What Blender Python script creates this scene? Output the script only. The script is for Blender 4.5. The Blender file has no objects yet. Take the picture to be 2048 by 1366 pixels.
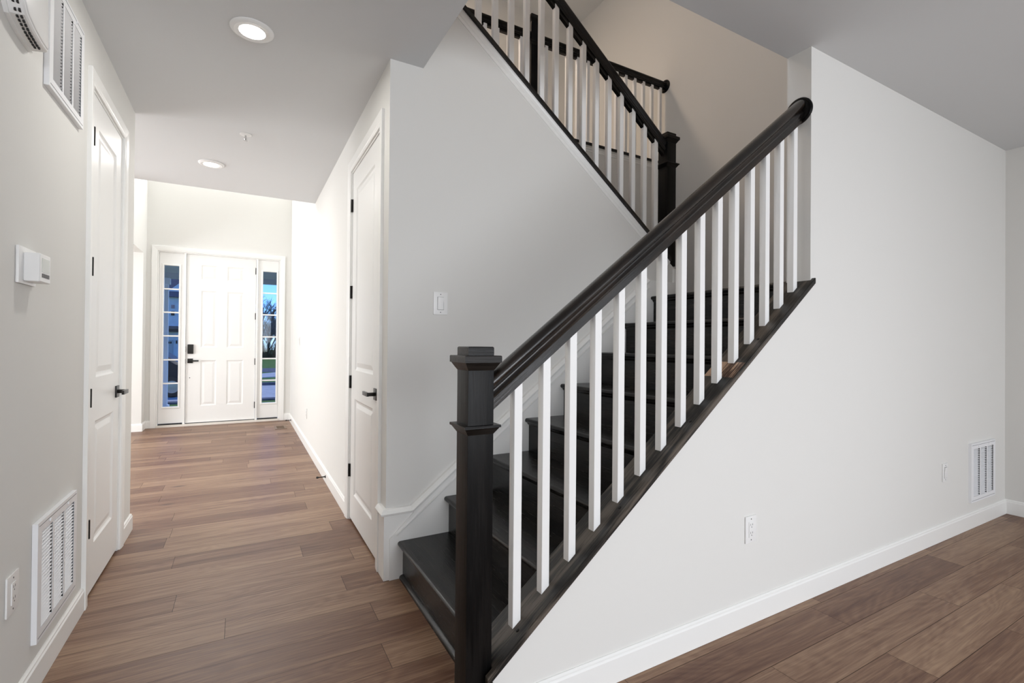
import bpy, bmesh, math, random
from mathutils import Vector, Matrix
random.seed(7)
sc = bpy.context.scene
C = sc.collection
PI = math.pi

# ------------------------------------------------------------------ camera
H_CAM = 1.23
YAW, PITCH, ROLL, FPX = 0.5078, 0.0061, -0.0087, 965.12
cy_, sy_ = math.cos(YAW), math.sin(YAW)
cp_, sp_ = math.cos(PITCH), math.sin(PITCH)
cr_, sr_ = math.cos(ROLL), math.sin(ROLL)
Rv = Vector((cy_, -sy_, 0)); F0 = Vector((sy_, cy_, 0)); U0 = Vector((0, 0, 1))
Fv = F0 * cp_ + U0 * sp_; Uv = -F0 * sp_ + U0 * cp_
right = Rv * cr_ - Uv * sr_; up = Rv * sr_ + Uv * cr_
cam = bpy.data.cameras.new('camera'); co = bpy.data.objects.new('camera', cam); C.objects.link(co)
cam.sensor_width = 36.0; cam.lens = FPX / 2048 * 36.0; cam.clip_end = 500; cam.clip_start = 0.02
M = Matrix((right, up, -Fv)).transposed().to_4x4(); M.translation = Vector((0, 0, H_CAM))
co.matrix_world = M
sc.camera = co

# ------------------------------------------------------------------ view, world, sun, daylight
sc.view_settings.view_transform = 'Standard'
sc.view_settings.look = 'None'
sc.view_settings.exposure = 0.0
sc.view_settings.gamma = 1.0
sc.view_settings.use_curve_mapping = False
sc.cycles.max_bounces = 10
sc.cycles.diffuse_bounces = 6
sc.cycles.sample_clamp_indirect = 6.0
w = bpy.data.worlds.new('sky'); sc.world = w; w.use_nodes = True
nt = w.node_tree; bg = nt.nodes['Background']
sky = nt.nodes.new('ShaderNodeTexSky'); sky.sky_type = 'NISHITA'; sky.sun_disc = False
sky.sun_elevation = math.radians(50); sky.sun_rotation = math.radians(20); sky.air_density = .8; sky.dust_density = .1; sky.ozone_density = 4.0
skm = nt.nodes.new('ShaderNodeMix'); skm.data_type = 'RGBA'; skm.blend_type = 'MULTIPLY'; skm.inputs[0].default_value = 1; skm.inputs[7].default_value = (.45, .68, 1.15, 1)
nt.links.new(sky.outputs[0], skm.inputs[6]); nt.links.new(skm.outputs[2], bg.inputs[0]); bg.inputs[1].default_value = 0.20
def lamp(name, kind, loc, energy, color=(1, 1, 1), rot=(0, 0, 0), size=None, size_y=None, shape=None, **k):
    l = bpy.data.lights.new(name, kind); l.energy = energy; l.color = color
    if kind == 'AREA':
        l.shape = shape or 'RECTANGLE'; l.size = size; l.size_y = size_y or size
    for a, b_ in k.items(): setattr(l, a, b_)
    o = bpy.data.objects.new(name, l); o.location = loc; o.rotation_euler = rot; C.objects.link(o)
    return o
lamp('sun', 'SUN', (0, 0, 20), 1.5, (1.0, .95, .88), (math.radians(-38), 0, math.radians(-12)), angle=.01)
# area lamp for windows behind the camera; end-wall lamp added to spread light
lamp('daylight_window_back', 'AREA', (1.75, -3.9, 1.30), 138, (.90, .94, 1.0), (PI/2 - .22, 0, 0), 4.5, 1.9, spread=math.radians(120))
lamp('daylight_fill_side', 'AREA', (4.90, -2.4, 1.25), 26, (.88, .93, 1.0), (PI/2 - .2, 0, PI/2), 2.6, 2.0, spread=math.radians(140))
# area lamp added high in the foyer, for presumed unseen windows
lamp('daylight_foyer_fill', 'AREA', (-.25, 8.25, 4.3), 78, (.98, .99, 1.0), (-PI/2 + .5, 0, 0), 1.7, 1.5)
lamp('side_room_fill', 'AREA', (-4.05, 6.0, 1.35), 165, (.97, .98, 1.0), (PI/2 + .12, 0, -PI/2), 2.6, 1.9)  # unseen lamp added in the side room to brighten the hall
# ceiling lights of the upstairs hall (above the picture)
lamp('upstairs_ceiling_lamp', 'AREA', (1.2, 4.5, 5.55), 42, (1.0, .77, .58), (0, 0, 0), .35, .35, 'DISK')
lamp('upstairs_cool_area', 'AREA', (-.3, 2.3, 4.5), 15, (.80, .86, 1.0), (PI/2, 0, -PI/2), 1.2, 1.2)  # unseen cool area light; no window is modelled upstairs

# ------------------------------------------------------------------ measured places (metres)
XL, XB, XR, XW = -.6332, .6557, 4.9957, 3.937        # left wall, hall right wall, room end wall, stairwell end wall
YK, TW, YC, YH, YD, YL = 1.3648, .121, 2.5121, 5.5363, 8.4462, 3.9494
ZC, Z2, ZC2 = 2.7189, 3.155, 5.59
XE, XK, XF = .8347, 2.442, -1.205                    # ceiling edge by the stairs, knee wall end, foyer left wall
G, RZ, X1 = .2552, .1972, .7139
YG = 3.715
YB, XF2 = -4.0, -4.2

# ------------------------------------------------------------------ helpers
def lin(c):
    return tuple(((v / 12.92) if v <= .04045 else ((v + .055) / 1.055) ** 2.4) for v in c)
def srgb(r, g, b): return lin((r / 255, g / 255, b / 255)) + (1.0,)

class MB:
    def __init__(s): s.v = []; s.f = []
    def add(s, vs, fs):
        o = len(s.v); s.v += [tuple(v) for v in vs]; s.f += [tuple(i + o for i in f) for f in fs]; return s
    def box(s, x0, x1, y0, y1, z0, z1):
        vs = [(x, y, z) for x in (x0, x1) for y in (y0, y1) for z in (z0, z1)]
        return s.add(vs, [(0, 1, 3, 2), (4, 6, 7, 5), (0, 4, 5, 1), (2, 3, 7, 6), (0, 2, 6, 4), (1, 5, 7, 3)])
    def prism(s, pts, a, b, axis='y'):
        def m(p, t):
            return {'y': (p[0], t, p[1]), 'x': (t, p[0], p[1]), 'z': (p[0], p[1], t)}[axis]
        n = len(pts)
        vs = [m(p, a) for p in pts] + [m(p, b) for p in pts]
        fs = [tuple(range(n)), tuple(range(2 * n - 1, n - 1, -1))] + [(i, i + n, (i + 1) % n + n, (i + 1) % n) for i in range(n)]
        return s.add(vs, fs)
    def loft(s, rings, caps=True, close=True):
        n = len(rings[0]); vs = [v for r in rings for v in r]; fs = []
        for k in range(len(rings) - 1):
            for i in range(n if close else n - 1):
                j = (i + 1) % n
                fs.append((k * n + i, k * n + j, (k + 1) * n + j, (k + 1) * n + i))
        if caps: fs += [tuple(range(n - 1, -1, -1)), tuple(range((len(rings) - 1) * n, len(rings) * n))]
        return s.add(vs, fs)
    def sweep(s, prof, p0, p1, u, v, m0=(0, 0), m1=(0, 0)):
        """profile (a,b) along p0->p1; u,v axes; m = mitre slope of the cut ends along u"""
        p0, p1, u, v = Vector(p0), Vector(p1), Vector(u), Vector(v); d = (p1 - p0).normalized()
        r0 = [p0 + u * a + v * b + d * (a * m0[0] + b * m0[1]) for a, b in prof]
        r1 = [p1 + u * a + v * b + d * (a * m1[0] + b * m1[1]) for a, b in prof]
        return s.loft([r0, r1])
    def lathe(s, prof, c, axis='z', n=40):
        rings = []
        for r, h in prof:
            ring = []
            for i in range(n):
                a = 2 * PI * i / n; p, q = r * math.cos(a), r * math.sin(a)
                d = {'z': (p, q, h), 'x': (h, p, q), 'y': (q, h, p)}[axis]
                ring.append((c[0] + d[0], c[1] + d[1], c[2] + d[2]))
            rings.append(ring)
        return s.loft(rings)
    def tube(s, pts, r, n=8):
        pts = [Vector(p) for p in pts]; rings = []
        for i, p in enumerate(pts):
            d = (pts[min(i + 1, len(pts) - 1)] - pts[max(i - 1, 0)]).normalized()
            a = d.orthogonal().normalized() if i == 0 else (a0 - d * a0.dot(d)).normalized()
            a0 = a; b = d.cross(a); rr = r[i] if isinstance(r, (list, tuple)) else r
            rings.append([p + a * rr * math.cos(2 * PI * k / n) + b * rr * math.sin(2 * PI * k / n) for k in range(n)])
        return s.loft(rings)

def obj(name, mb, m, parent=None, bevel=0, smooth=False, kind=None, seg=2, angle=35):
    me = bpy.data.meshes.new(name)
    off = Vector((0, 0, 0)); q = parent
    while q is not None: off += q.location; q = q.parent
    me.from_pydata([tuple(Vector(v) - off) for v in mb.v], [], mb.f)
    bm = bmesh.new(); bm.from_mesh(me); bmesh.ops.recalc_face_normals(bm, faces=bm.faces)
    if bevel:
        es = [e for e in bm.edges if len(e.link_faces) == 2 and e.calc_face_angle(0) > math.radians(30)]
        bmesh.ops.bevel(bm, geom=es, offset=bevel, segments=seg, profile=.7, affect='EDGES', clamp_overlap=True)
    bm.to_mesh(me); bm.free()
    if smooth or bevel:
        for p in me.polygons: p.use_smooth = True
        try: me.set_sharp_from_angle(angle=math.radians(angle))
        except Exception: pass
    me.materials.append(m)
    o = bpy.data.objects.new(name, me); C.objects.link(o); o.parent = parent
    if kind: o['kind'] = kind
    return o
def tag(o, label, cat, group=None, kind=None):
    o['label'] = label; o['category'] = cat
    if group: o['group'] = group
    if kind: o['kind'] = kind
    return o
def thing(name, label, cat, loc=(0, 0, 0), group=None):
    o = bpy.data.objects.new(name, None); C.objects.link(o); o.location = loc; o.empty_display_size = .1
    return tag(o, label, cat, group)

# ------------------------------------------------------------------ materials
def mat(name, color, rough=.5, metal=0, spec=.5, coat=0, emit=None, estr=0):
    m = bpy.data.materials.new(name); m.use_nodes = True; b = m.node_tree.nodes['Principled BSDF']
    b.inputs['Base Color'].default_value = color; b.inputs['Roughness'].default_value = rough
    b.inputs['Metallic'].default_value = metal; b.inputs['Specular IOR Level'].default_value = spec
    b.inputs['Coat Weight'].default_value = coat
    if emit: b.inputs['Emission Color'].default_value = emit; b.inputs['Emission Strength'].default_value = estr
    return m
def N(m, t, **k):
    n = m.node_tree.nodes.new(t)
    for a, v in k.items(): setattr(n, a, v)
    return n
def bump_noise(m, scale, strength, dist=.002, detail=3, vec=None):
    L = m.node_tree.links; b = m.node_tree.nodes['Principled BSDF']
    tc = N(m, 'ShaderNodeTexCoord'); no = N(m, 'ShaderNodeTexNoise'); bp = N(m, 'ShaderNodeBump')
    no.inputs['Scale'].default_value = scale; no.inputs['Detail'].default_value = detail
    bp.inputs['Strength'].default_value = strength; bp.inputs['Distance'].default_value = dist
    L.new(tc.outputs['Object'], no.inputs['Vector']); L.new(no.outputs['Fac'], bp.inputs['Height']); L.new(bp.outputs['Normal'], b.inputs['Normal'])
    return m
M_wall = bump_noise(mat('wall_paint', (.735, .729, .703, 1), .75, spec=.25), 160, .10, .001)
M_ceil = bump_noise(mat('ceiling_paint', (.69, .705, .715, 1), .9, spec=.15), 120, .12, .001)
M_trim = bump_noise(mat('white_trim_paint', (.86, .86, .84, 1), .35, spec=.45), 60, .05, .001)
M_doorp = bump_noise(mat('white_door_paint', (.84, .84, .825, 1), .38, spec=.45), 220, .06, .0008)
M_plastic = bump_noise(mat('white_plastic', (.82, .82, .81, 1), .3, spec=.5), 40, .02)
M_metalw = bump_noise(mat('white_enamelled_metal', (.84, .85, .87, 1), .35, spec=.5), 50, .02)
M_dark = bump_noise(mat('dark_cavity', (.02, .02, .02, 1), .8), 40, .05)
M_black = bump_noise(mat('black_hardware', (.018, .017, .016, 1), .32, metal=.6), 90, .04)
M_bal = bump_noise(mat('white_baluster_paint', (.85, .85, .84, 1), .38, spec=.45), 45, .12, .001)
M_screen = bump_noise(mat('grey_lcd', (.52, .55, .52, 1), .2), 30, .02)
M_btn = bump_noise(mat('grey_buttons', (.08, .08, .08, 1), .5), 30, .02)
M_rubber = bump_noise(mat('black_rubber', (.02, .02, .02, 1), .7), 60, .05)
M_lens = mat('led_lens', (1, 1, 1, 1), .4, emit=(1, .98, .94, 1), estr=9.0)

def dark_wood(name, rot=(0, 0, 0), axis=0, base=((.0035, .0032, .0030), (.017, .0145, .0125)), rough=(.22, .42), patch=None, sp=.34, coat=0):
    """dark stained open-pore oak, grain along the given local axis"""
    m = mat(name, (.02, .017, .015, 1), .3, spec=sp); L = m.node_tree.links; b = m.node_tree.nodes['Principled BSDF']
    tc = N(m, 'ShaderNodeTexCoord'); r = N(m, 'ShaderNodeMapping'); r.inputs['Rotation'].default_value = rot
    s = N(m, 'ShaderNodeMapping'); sc_ = [85, 85, 85]; sc_[axis] = 3.5; s.inputs['Scale'].default_value = sc_
    L.new(tc.outputs['Object'], r.inputs[0]); L.new(r.outputs[0], s.inputs[0])
    n1 = N(m, 'ShaderNodeTexNoise'); n1.inputs['Scale'].default_value = 1.6; n1.inputs['Detail'].default_value = 8; n1.inputs['Roughness'].default_value = .7; n1.inputs['Distortion'].default_value = .9
    s2 = N(m, 'ShaderNodeMapping'); sc2 = [9, 9, 9]; sc2[axis] = 1.3; s2.inputs['Scale'].default_value = sc2
    L.new(r.outputs[0], s2.inputs[0])
    wv = N(m, 'ShaderNodeTexNoise'); wv.inputs['Scale'].default_value = 1.0; wv.inputs['Detail'].default_value = 2
    L.new(s2.outputs[0], wv.inputs['Vector'])
    ml = N(m, 'ShaderNodeMath', operation='MULTIPLY'); ml.inputs[1].default_value = 26; L.new(wv.outputs['Fac'], ml.inputs[0])
    sn = N(m, 'ShaderNodeMath', operation='SINE'); L.new(ml.outputs[0], sn.inputs[0])
    L.new(s.outputs[0], n1.inputs['Vector'])
    ad = N(m, 'ShaderNodeMath', operation='MULTIPLY_ADD'); ad.inputs[1].default_value = .13; L.new(sn.outputs[0], ad.inputs[0]); L.new(n1.outputs['Fac'], ad.inputs[2])
    cr = N(m, 'ShaderNodeValToRGB'); cr.color_ramp.elements[0].position = .40; cr.color_ramp.elements[1].position = .64
    cr.color_ramp.elements[0].color = base[0] + (1,); cr.color_ramp.elements[1].color = base[1] + (1,)
    L.new(ad.outputs[0], cr.inputs[0])
    col = cr.outputs[0]
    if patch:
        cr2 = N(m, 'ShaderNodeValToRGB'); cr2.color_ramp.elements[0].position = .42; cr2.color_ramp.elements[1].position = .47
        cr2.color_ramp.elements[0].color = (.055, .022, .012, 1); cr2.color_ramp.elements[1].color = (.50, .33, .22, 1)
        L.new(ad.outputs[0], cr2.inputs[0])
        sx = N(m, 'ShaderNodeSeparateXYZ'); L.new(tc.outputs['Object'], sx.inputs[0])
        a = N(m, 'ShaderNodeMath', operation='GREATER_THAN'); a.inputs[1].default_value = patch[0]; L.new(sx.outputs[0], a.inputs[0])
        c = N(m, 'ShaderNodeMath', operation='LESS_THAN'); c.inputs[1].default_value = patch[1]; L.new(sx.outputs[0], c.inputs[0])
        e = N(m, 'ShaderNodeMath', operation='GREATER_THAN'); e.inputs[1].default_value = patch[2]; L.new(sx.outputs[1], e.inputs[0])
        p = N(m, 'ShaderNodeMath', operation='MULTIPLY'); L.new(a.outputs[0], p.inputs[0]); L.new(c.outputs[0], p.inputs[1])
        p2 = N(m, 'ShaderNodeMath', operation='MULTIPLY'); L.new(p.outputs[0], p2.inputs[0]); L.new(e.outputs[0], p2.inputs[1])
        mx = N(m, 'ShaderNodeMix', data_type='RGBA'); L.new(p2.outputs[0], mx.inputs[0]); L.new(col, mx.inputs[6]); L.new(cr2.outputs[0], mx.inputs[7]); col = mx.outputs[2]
    L.new(col, b.inputs['Base Color'])
    mr = N(m, 'ShaderNodeMapRange'); mr.inputs[3].default_value = rough[0]; mr.inputs[4].default_value = rough[1]
    L.new(n1.outputs['Fac'], mr.inputs[0]); L.new(mr.outputs[0], b.inputs['Roughness'])
    bp = N(m, 'ShaderNodeBump'); bp.inputs['Strength'].default_value = .6; bp.inputs['Distance'].default_value = .0015
    L.new(ad.outputs[0], bp.inputs['Height']); L.new(bp.outputs['Normal'], b.inputs['Normal'])
    b.inputs['Coat Weight'].default_value = coat; b.inputs['Coat Roughness'].default_value = .12
    return m
SL = .775; AN = math.atan(SL)
M_wz = dark_wood('dark_oak_upright', axis=2, rough=(.25, .48), sp=.14, base=((.0022, .0021, .0022), (.0075, .0068, .0064)))
M_wy = dark_wood('dark_oak_tread', axis=1, rough=(.16, .34))
M_wx = dark_wood('dark_oak_level', axis=0, sp=.22)
M_wr = dark_wood('dark_oak_rising', rot=(0, AN, 0), axis=0, rough=(.14, .30), base=((.0045, .0034, .0030), (.020, .013, .009)), coat=.3)
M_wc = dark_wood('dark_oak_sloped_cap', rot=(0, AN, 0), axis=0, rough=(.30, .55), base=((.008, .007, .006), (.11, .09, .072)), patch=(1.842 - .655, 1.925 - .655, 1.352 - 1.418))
M_wf = dark_wood('dark_oak_falling', rot=(0, -AN, 0), axis=0)

# floor: vinyl planks, one colour value per plank
def floor_mat():
    m = mat('vinyl_plank', (.2, .13, .09, 1), .4, spec=.32); L = m.node_tree.links; b = m.node_tree.nodes['Principled BSDF']
    at = N(m, 'ShaderNodeAttribute', attribute_name='pid')
    tc = N(m, 'ShaderNodeTexCoord')
    cmb = N(m, 'ShaderNodeCombineXYZ')
    k1 = N(m, 'ShaderNodeMath', operation='MULTIPLY'); k1.inputs[1].default_value = 37; L.new(at.outputs['Fac'], k1.inputs[0]); L.new(k1.outputs[0], cmb.inputs[0])
    k2 = N(m, 'ShaderNodeMath', operation='MULTIPLY'); k2.inputs[1].default_value = 91; L.new(at.outputs['Fac'], k2.inputs[0]); L.new(k2.outputs[0], cmb.inputs[2])
    va = N(m, 'ShaderNodeVectorMath', operation='ADD'); L.new(tc.outputs['Object'], va.inputs[0]); L.new(cmb.outputs[0], va.inputs[1])
    def noise(scale, sc3, det=6, ro=.6, dis=0):
        mp = N(m, 'ShaderNodeMapping'); mp.inputs['Scale'].default_value = sc3; L.new(va.outputs[0], mp.inputs[0])
        n = N(m, 'ShaderNodeTexNoise'); n.inputs['Scale'].default_value = scale; n.inputs['Detail'].default_value = det; n.inputs['Roughness'].default_value = ro; n.inputs['Distortion'].default_value = dis
        L.new(mp.outputs[0], n.inputs['Vector']); return n
    fine = noise(1, (3.2, 110, 1), 9, .72)
    broad = noise(1, (1.0, 11, 1), 4, .55, .35)
    ring = noise(1, (.9, 5.5, 1), 2, .45, .25)
    rm = N(m, 'ShaderNodeMath', operation='MULTIPLY'); rm.inputs[1].default_value = 130; L.new(ring.outputs['Fac'], rm.inputs[0])
    rs = N(m, 'ShaderNodeMath', operation='SINE'); L.new(rm.outputs[0], rs.inputs[0])
    # tone = broad + fine + rings + plank offset
    def ma(a, bval, c):
        n = N(m, 'ShaderNodeMath', operation='MULTIPLY_ADD'); L.new(a, n.inputs[0]); n.inputs[1].default_value = bval
        if isinstance(c, float): n.inputs[2].default_value = c
        else: L.new(c, n.inputs[2])
        return n.outputs[0]
    t = ma(fine.outputs['Fac'], .34, -.33)
    t = ma(rs.outputs[0], .034, t)
    t = ma(broad.outputs['Fac'], .62, t)
    t = ma(fine.outputs['Fac'], .55, t)
    t = ma(at.outputs['Fac'], .26, t)
    cr = N(m, 'ShaderNodeValToRGB'); e = cr.color_ramp.elements
    e[0].position = .12; e[0].color = (.050, .021, .013, 1); e[1].position = .92; e[1].color = (.39, .255, .16, 1)
    q = cr.color_ramp.elements.new(.5); q.color = (.178, .093, .055, 1)
    q = cr.color_ramp.elements.new(.3); q.color = (.105, .045, .026, 1)
    L.new(t, cr.inputs[0])
    # knots
    vo = N(m, 'ShaderNodeTexVoronoi'); mpk = N(m, 'ShaderNodeMapping'); mpk.inputs['Scale'].default_value = (1.0, 2.6, 1); L.new(va.outputs[0], mpk.inputs[0]); L.new(mpk.outputs[0], vo.inputs['Vector']); vo.inputs['Scale'].default_value = 1.5
    kr = N(m, 'ShaderNodeMapRange'); kr.inputs[1].default_value = .02; kr.inputs[2].default_value = .10; kr.inputs[3].default_value = .35; kr.inputs[4].default_value = 1; L.new(vo.outputs['Distance'], kr.inputs[0])
    mu = N(m, 'ShaderNodeMix', data_type='RGBA', blend_type='MULTIPLY'); mu.inputs[0].default_value = 1; L.new(cr.outputs[0], mu.inputs[6]); L.new(kr.outputs[0], mu.inputs[7])
    L.new(mu.outputs[2], b.inputs['Base Color'])
    rr = N(m, 'ShaderNodeMapRange'); rr.inputs[3].default_value = .30; rr.inputs[4].default_value = .52; L.new(fine.outputs['Fac'], rr.inputs[0]); L.new(rr.outputs[0], b.inputs['Roughness'])
    bp = N(m, 'ShaderNodeBump'); bp.inputs['Strength'].default_value = .12; bp.inputs['Distance'].default_value = .0008
    L.new(fine.outputs['Fac'], bp.inputs['Height']); L.new(bp.outputs['Normal'], b.inputs['Normal'])
    return m
def build_floor():
    pw, pl, gap = .17, 1.21, .0008
    vs, fs, pid = [], [], []
    known = {0: 2.357, -1: 2.998, -2: 2.277, 9: -.27}
    r0 = int((YB - 1.138) / pw) - 2; r1 = int((8.5 - 1.138) / pw) + 1
    rnd = random.Random(3)
    for r in range(r0, r1 + 1):
        y0 = 1.138 + r * pw; y1 = y0 + pw
        off = known.get(r, rnd.uniform(0, pl)) % pl
        k = int((XF2 - off) / pl) - 1
        while off + k * pl < 5.1:
            x0 = off + k * pl; x1 = x0 + pl; k += 1
            a0, a1, b0, b1 = max(x0, XF2) + gap, min(x1, 5.1) - gap, max(y0, YB - .1) + gap, min(y1, 8.5) - gap
            if a1 - a0 < .01 or b1 - b0 < .005: continue
            o = len(vs); vs += [(a0, b0, 0), (a1, b0, 0), (a1, b1, 0), (a0, b1, 0)]; fs.append((o, o + 1, o + 2, o + 3)); pid.append(rnd.random())
    o = len(vs); n = len(fs)
    mb = MB(); mb.box(XF2, 5.1, YB - .1, 8.5, -.12, -.0025)
    vs += mb.v; fs += [tuple(i + o for i in f) for f in mb.f]
    me = bpy.data.meshes.new('floor'); me.from_pydata(vs, [], fs)
    at = me.attributes.new('pid', 'FLOAT', 'FACE')
    for i in range(len(fs)): at.data[i].value = pid[i] if i < n else .5
    me.materials.append(floor_mat()); me.materials.append(M_dark)
    for i in range(n, len(fs)): me.polygons[i].material_index = 1
    ob = bpy.data.objects.new('floor', me); C.objects.link(ob); ob['kind'] = 'structure'
build_floor()

# ------------------------------------------------------------------ room shell
S = 'structure'
T = .12
DL = (2.93, 3.61); DR = (2.69, 3.51); DH = 2.43            # closet door openings
mb = MB()
mb.box(XL - T, XL, YB, DL[0], 0, ZC).box(XL - T, XL, DL[1], YL, 0, ZC).box(XL - T, XL, DL[0], DL[1], DH, ZC)
obj('wall_left', mb, M_wall, kind=S)
mb = MB()
mb.box(XB, XB + T, YC, DR[0], 0, ZC).box(XB, XB + T, DR[1], YH, 0, ZC).box(XB, XB + T, DR[0], DR[1], DH, ZC).box(XB, XB + T, YH, YD + .15, 0, ZC2)
obj('wall_hall', mb, M_wall, kind=S)
# wall under the upper flight (carries the light switch); its top follows the rake
def capu(x): return 3.924 - .7725 * x                      # underside of the falling cap
XN2 = 2.79
mb = MB().prism([(XB + T, 0), (XN2, 0), (XN2, capu(XN2)), ((3.924 - Z2) / .7725, Z2), (XB + T, Z2)], YC, YC + T, 'y')
obj('wall_stair', mb, M_wall, kind=S)
def capl(x): return .889 + SL * (x - 1.576)                # top of the lower sloped cap
mb = MB().prism([(.70, 0), (XR, 0), (XR, ZC), (XK, ZC), (XK, capl(XK) - .02), (.70, capl(.70) - .02)], YK, YK + TW, 'y')
obj('wall_right', mb, M_wall, kind=S)
obj('wall_end', MB().box(XR, XR + T, YB, YK + TW, 0, ZC), M_wall, kind=S)
obj('wall_stairwell_end', MB().box(XW, XW + T, YK + TW, 5.47, 0, ZC2), M_wall, kind=S)
obj('wall_stairwell_back', MB().box(XB + T, XW, YG, YG + T, 0, Z2), M_wall, kind=S)
obj('wall_upstairs_back', MB().box(XB - 2.2, XW + T, 5.40, YH, Z2, ZC2), M_wall, kind=S)
obj('wall_upstairs_front', MB().box(-1.6, XW + T, YK, YK + TW, Z2, ZC2), M_wall, kind=S)
obj('wall_upstairs_left', MB().box(-1.6, -1.5, YK + TW, 5.40, Z2, ZC2), M_wall, kind=S)
obj('wall_back', MB().box(XL - T, XR + T, YB - T, YB, 0, ZC), M_wall, kind=S)
# front wall with the opening for the door and its side lights
OX0, OX1, OZ = -1.075, .497, 2.525
mb = MB().box(XF - T, OX0, YD, YD + .15, 0, ZC2).box(OX1, XB + T, YD, YD + .15, 0, ZC2).box(OX0, OX1, YD, YD + .15, OZ, ZC2)
obj('wall_front', mb, M_wall, kind=S)
YS = 8.20
mb = MB().box(XF - T, XF, YH, YD, 2.44, ZC2).box(XF - T, XF, YS, YD, 0, 2.44)
obj('wall_foyer_left', mb, M_wall, kind=S)
mb = MB().box(XF2, XF - T, YS, YS + T, 0, ZC).box(XF2 - T, XF2, YL - T, YS + T, 0, ZC).box(XF2, XL - T, YL - T, YL, 0, ZC)
obj('wall_side_room', mb, M_wall, kind=S)
# ceilings with the floor structure above them
mb = MB().box(XL - T, XR + T, YB - T, YK + TW, ZC, Z2 - .001).box(XF2 - T, XE, YK + TW, YH, ZC, Z2 - .001).box(XE, XW, YG + T, YH, ZC, Z2 - .001).box(XF2 - T, XF - T, YH, YS + T, ZC, Z2 - .001)
obj('ceiling', mb, M_ceil, kind=S)
obj('ceiling_upstairs', MB().box(-1.6, XW + T, YK, YH, ZC2, ZC2 + .1).box(XF - T, XB + T, YH, YD + .15, ZC2, ZC2 + .1), M_ceil, kind=S)

# ------------------------------------------------------------------ baseboards
BP = [(0, 0), (.013, 0), (.013, .088), (.009, .094), (.009, .100), (.004, .106), (0, .106)]
def base_x(mb, x0, x1, y, s, m0=0, m1=0):     # runs along x, stands off in direction s*y
    return mb.sweep(BP, (x0, y, .001), (x1, y, .001), (0, s, 0), (0, 0, 1), (m0, 0), (m1, 0))
def base_y(mb, y0, y1, x, s, m0=0, m1=0):
    return mb.sweep(BP, (x, y0, .001), (x, y1, .001), (s, 0, 0), (0, 0, 1), (m0, 0), (m1, 0))
obj('baseboard_left', base_y(base_y(MB(), YB, DL[0] - .055, XL, 1), DL[1] + .055, YL, XL, 1, 0, 1), M_trim, kind=S)
obj('baseboard_hall', base_y(MB(), DR[1] + .07, YD, XB, -1), M_trim, kind=S)
obj('baseboard_right', base_x(MB(), .70, XR, YK, -1, 0, -1), M_trim, kind=S)
obj('baseboard_end', base_y(MB(), YB, YK, XR, -1, 0, -1), M_trim, kind=S)
mb = base_x(base_x(MB(), XF, OX0 - .07, YD, -1), OX1 + .07, XB, YD, -1)
obj('baseboard_front', mb, M_trim, kind=S)
obj('baseboard_foyer', base_x(base_y(MB(), YS, YD, XF, 1, -1, 0), XF2, XF, YS, -1, 0, 1), M_trim, kind=S)
obj('baseboard_side_room', base_y(base_x(MB(), XF2, XL - T, YL, 1), YL, YS, XF2, 1), M_trim, kind=S)

# tall base block and skirt board where the hall corner meets the stairs
SK = .79
def skz(x): return .365 + SK * (x - .80)
mb = MB().prism([(XB - .012, .001), (.672, .001), (.672, .215), (.80, .335), (.80, .342), (XB - .012, .342)], YC - .012, YC, 'y')
mb.box(XB - .012, XB, YC, DR[0] - .075, .001, .342)
CAPP = [(0, 0), (.024, .0), (.030, .004), (.032, .012), (.024, .024), (.016, .032), (0, .034)]
mb.sweep(CAPP, (XB, YC, .338), (.795, YC, .338), (0, -1, 0), (0, 0, 1), (-1, 0), (0, -.35))
mb.sweep(CAPP, (XB, DR[0] - .075, .338), (XB, YC, .338), (-1, 0, 0), (0, 0, 1), (0, 0), (1, 0))
obj('baseboard_stair_corner', mb, M_trim, kind=S)
xs1 = 2.50
zl = lambda x: 1.5776
mb = MB().prism([(.672, .001), (xs1, .001), (2.79, .001), (2.79, 1.69), (2.50, 1.69), (xs1 - .02, skz(xs1 - .02)), (.80, .342), (.80, .335), (.672, .215)], YC - .020, YC - .0005, 'y')
d = Vector((1, 0, SK)).normalized(); nrm = Vector((-d.z, 0, d.x))
mb.sweep(CAPP, (.795, YC, .338), (2.49, YC, .338 + SK * (2.49 - .795)), (0, -1, 0), tuple(nrm), (0, .35), (0, 0))
mb.sweep([(.018, -.034), (.026, -.032), (.028, -.026), (.018, -.022)], (.690, YC, .232 + .02), (2.47, YC, .232 + .02 + SK * (2.47 - .690)), (0, -1, 0), tuple(nrm))
obj('trim_stair_skirt', mb, M_trim, kind=S)
# trim under the rake cap of the upper flight and the level guard
mb = MB()
UT = [(0, 0), (.003, .001), (.004, .018), (.007, .022), (.008, .036), (.013, .046), (.014, .054), (0, .054)]
df = Vector((1, 0, -.7725)).normalized(); nf = Vector((.7725, 0, 1)).normalized()
pa = Vector((.84, YC, capu(.84))) - nf * .054; pb = Vector((2.70, YC, capu(2.70))) - nf * .054
mb.sweep(UT, pa, pb, (0, -1, 0), tuple(nf))
mb.box(2.735, 2.775, YC - .018, YC, 1.685, 1.79)
obj('trim_rake', mb, M_trim, kind=S)
obj('trim_landing_guard', MB().sweep(UT, (XB + T, YG, Z2 - .054), (XW, YG, Z2 - .054), (0, -1, 0), (0, 0, 1)), M_trim, kind=S)

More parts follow.
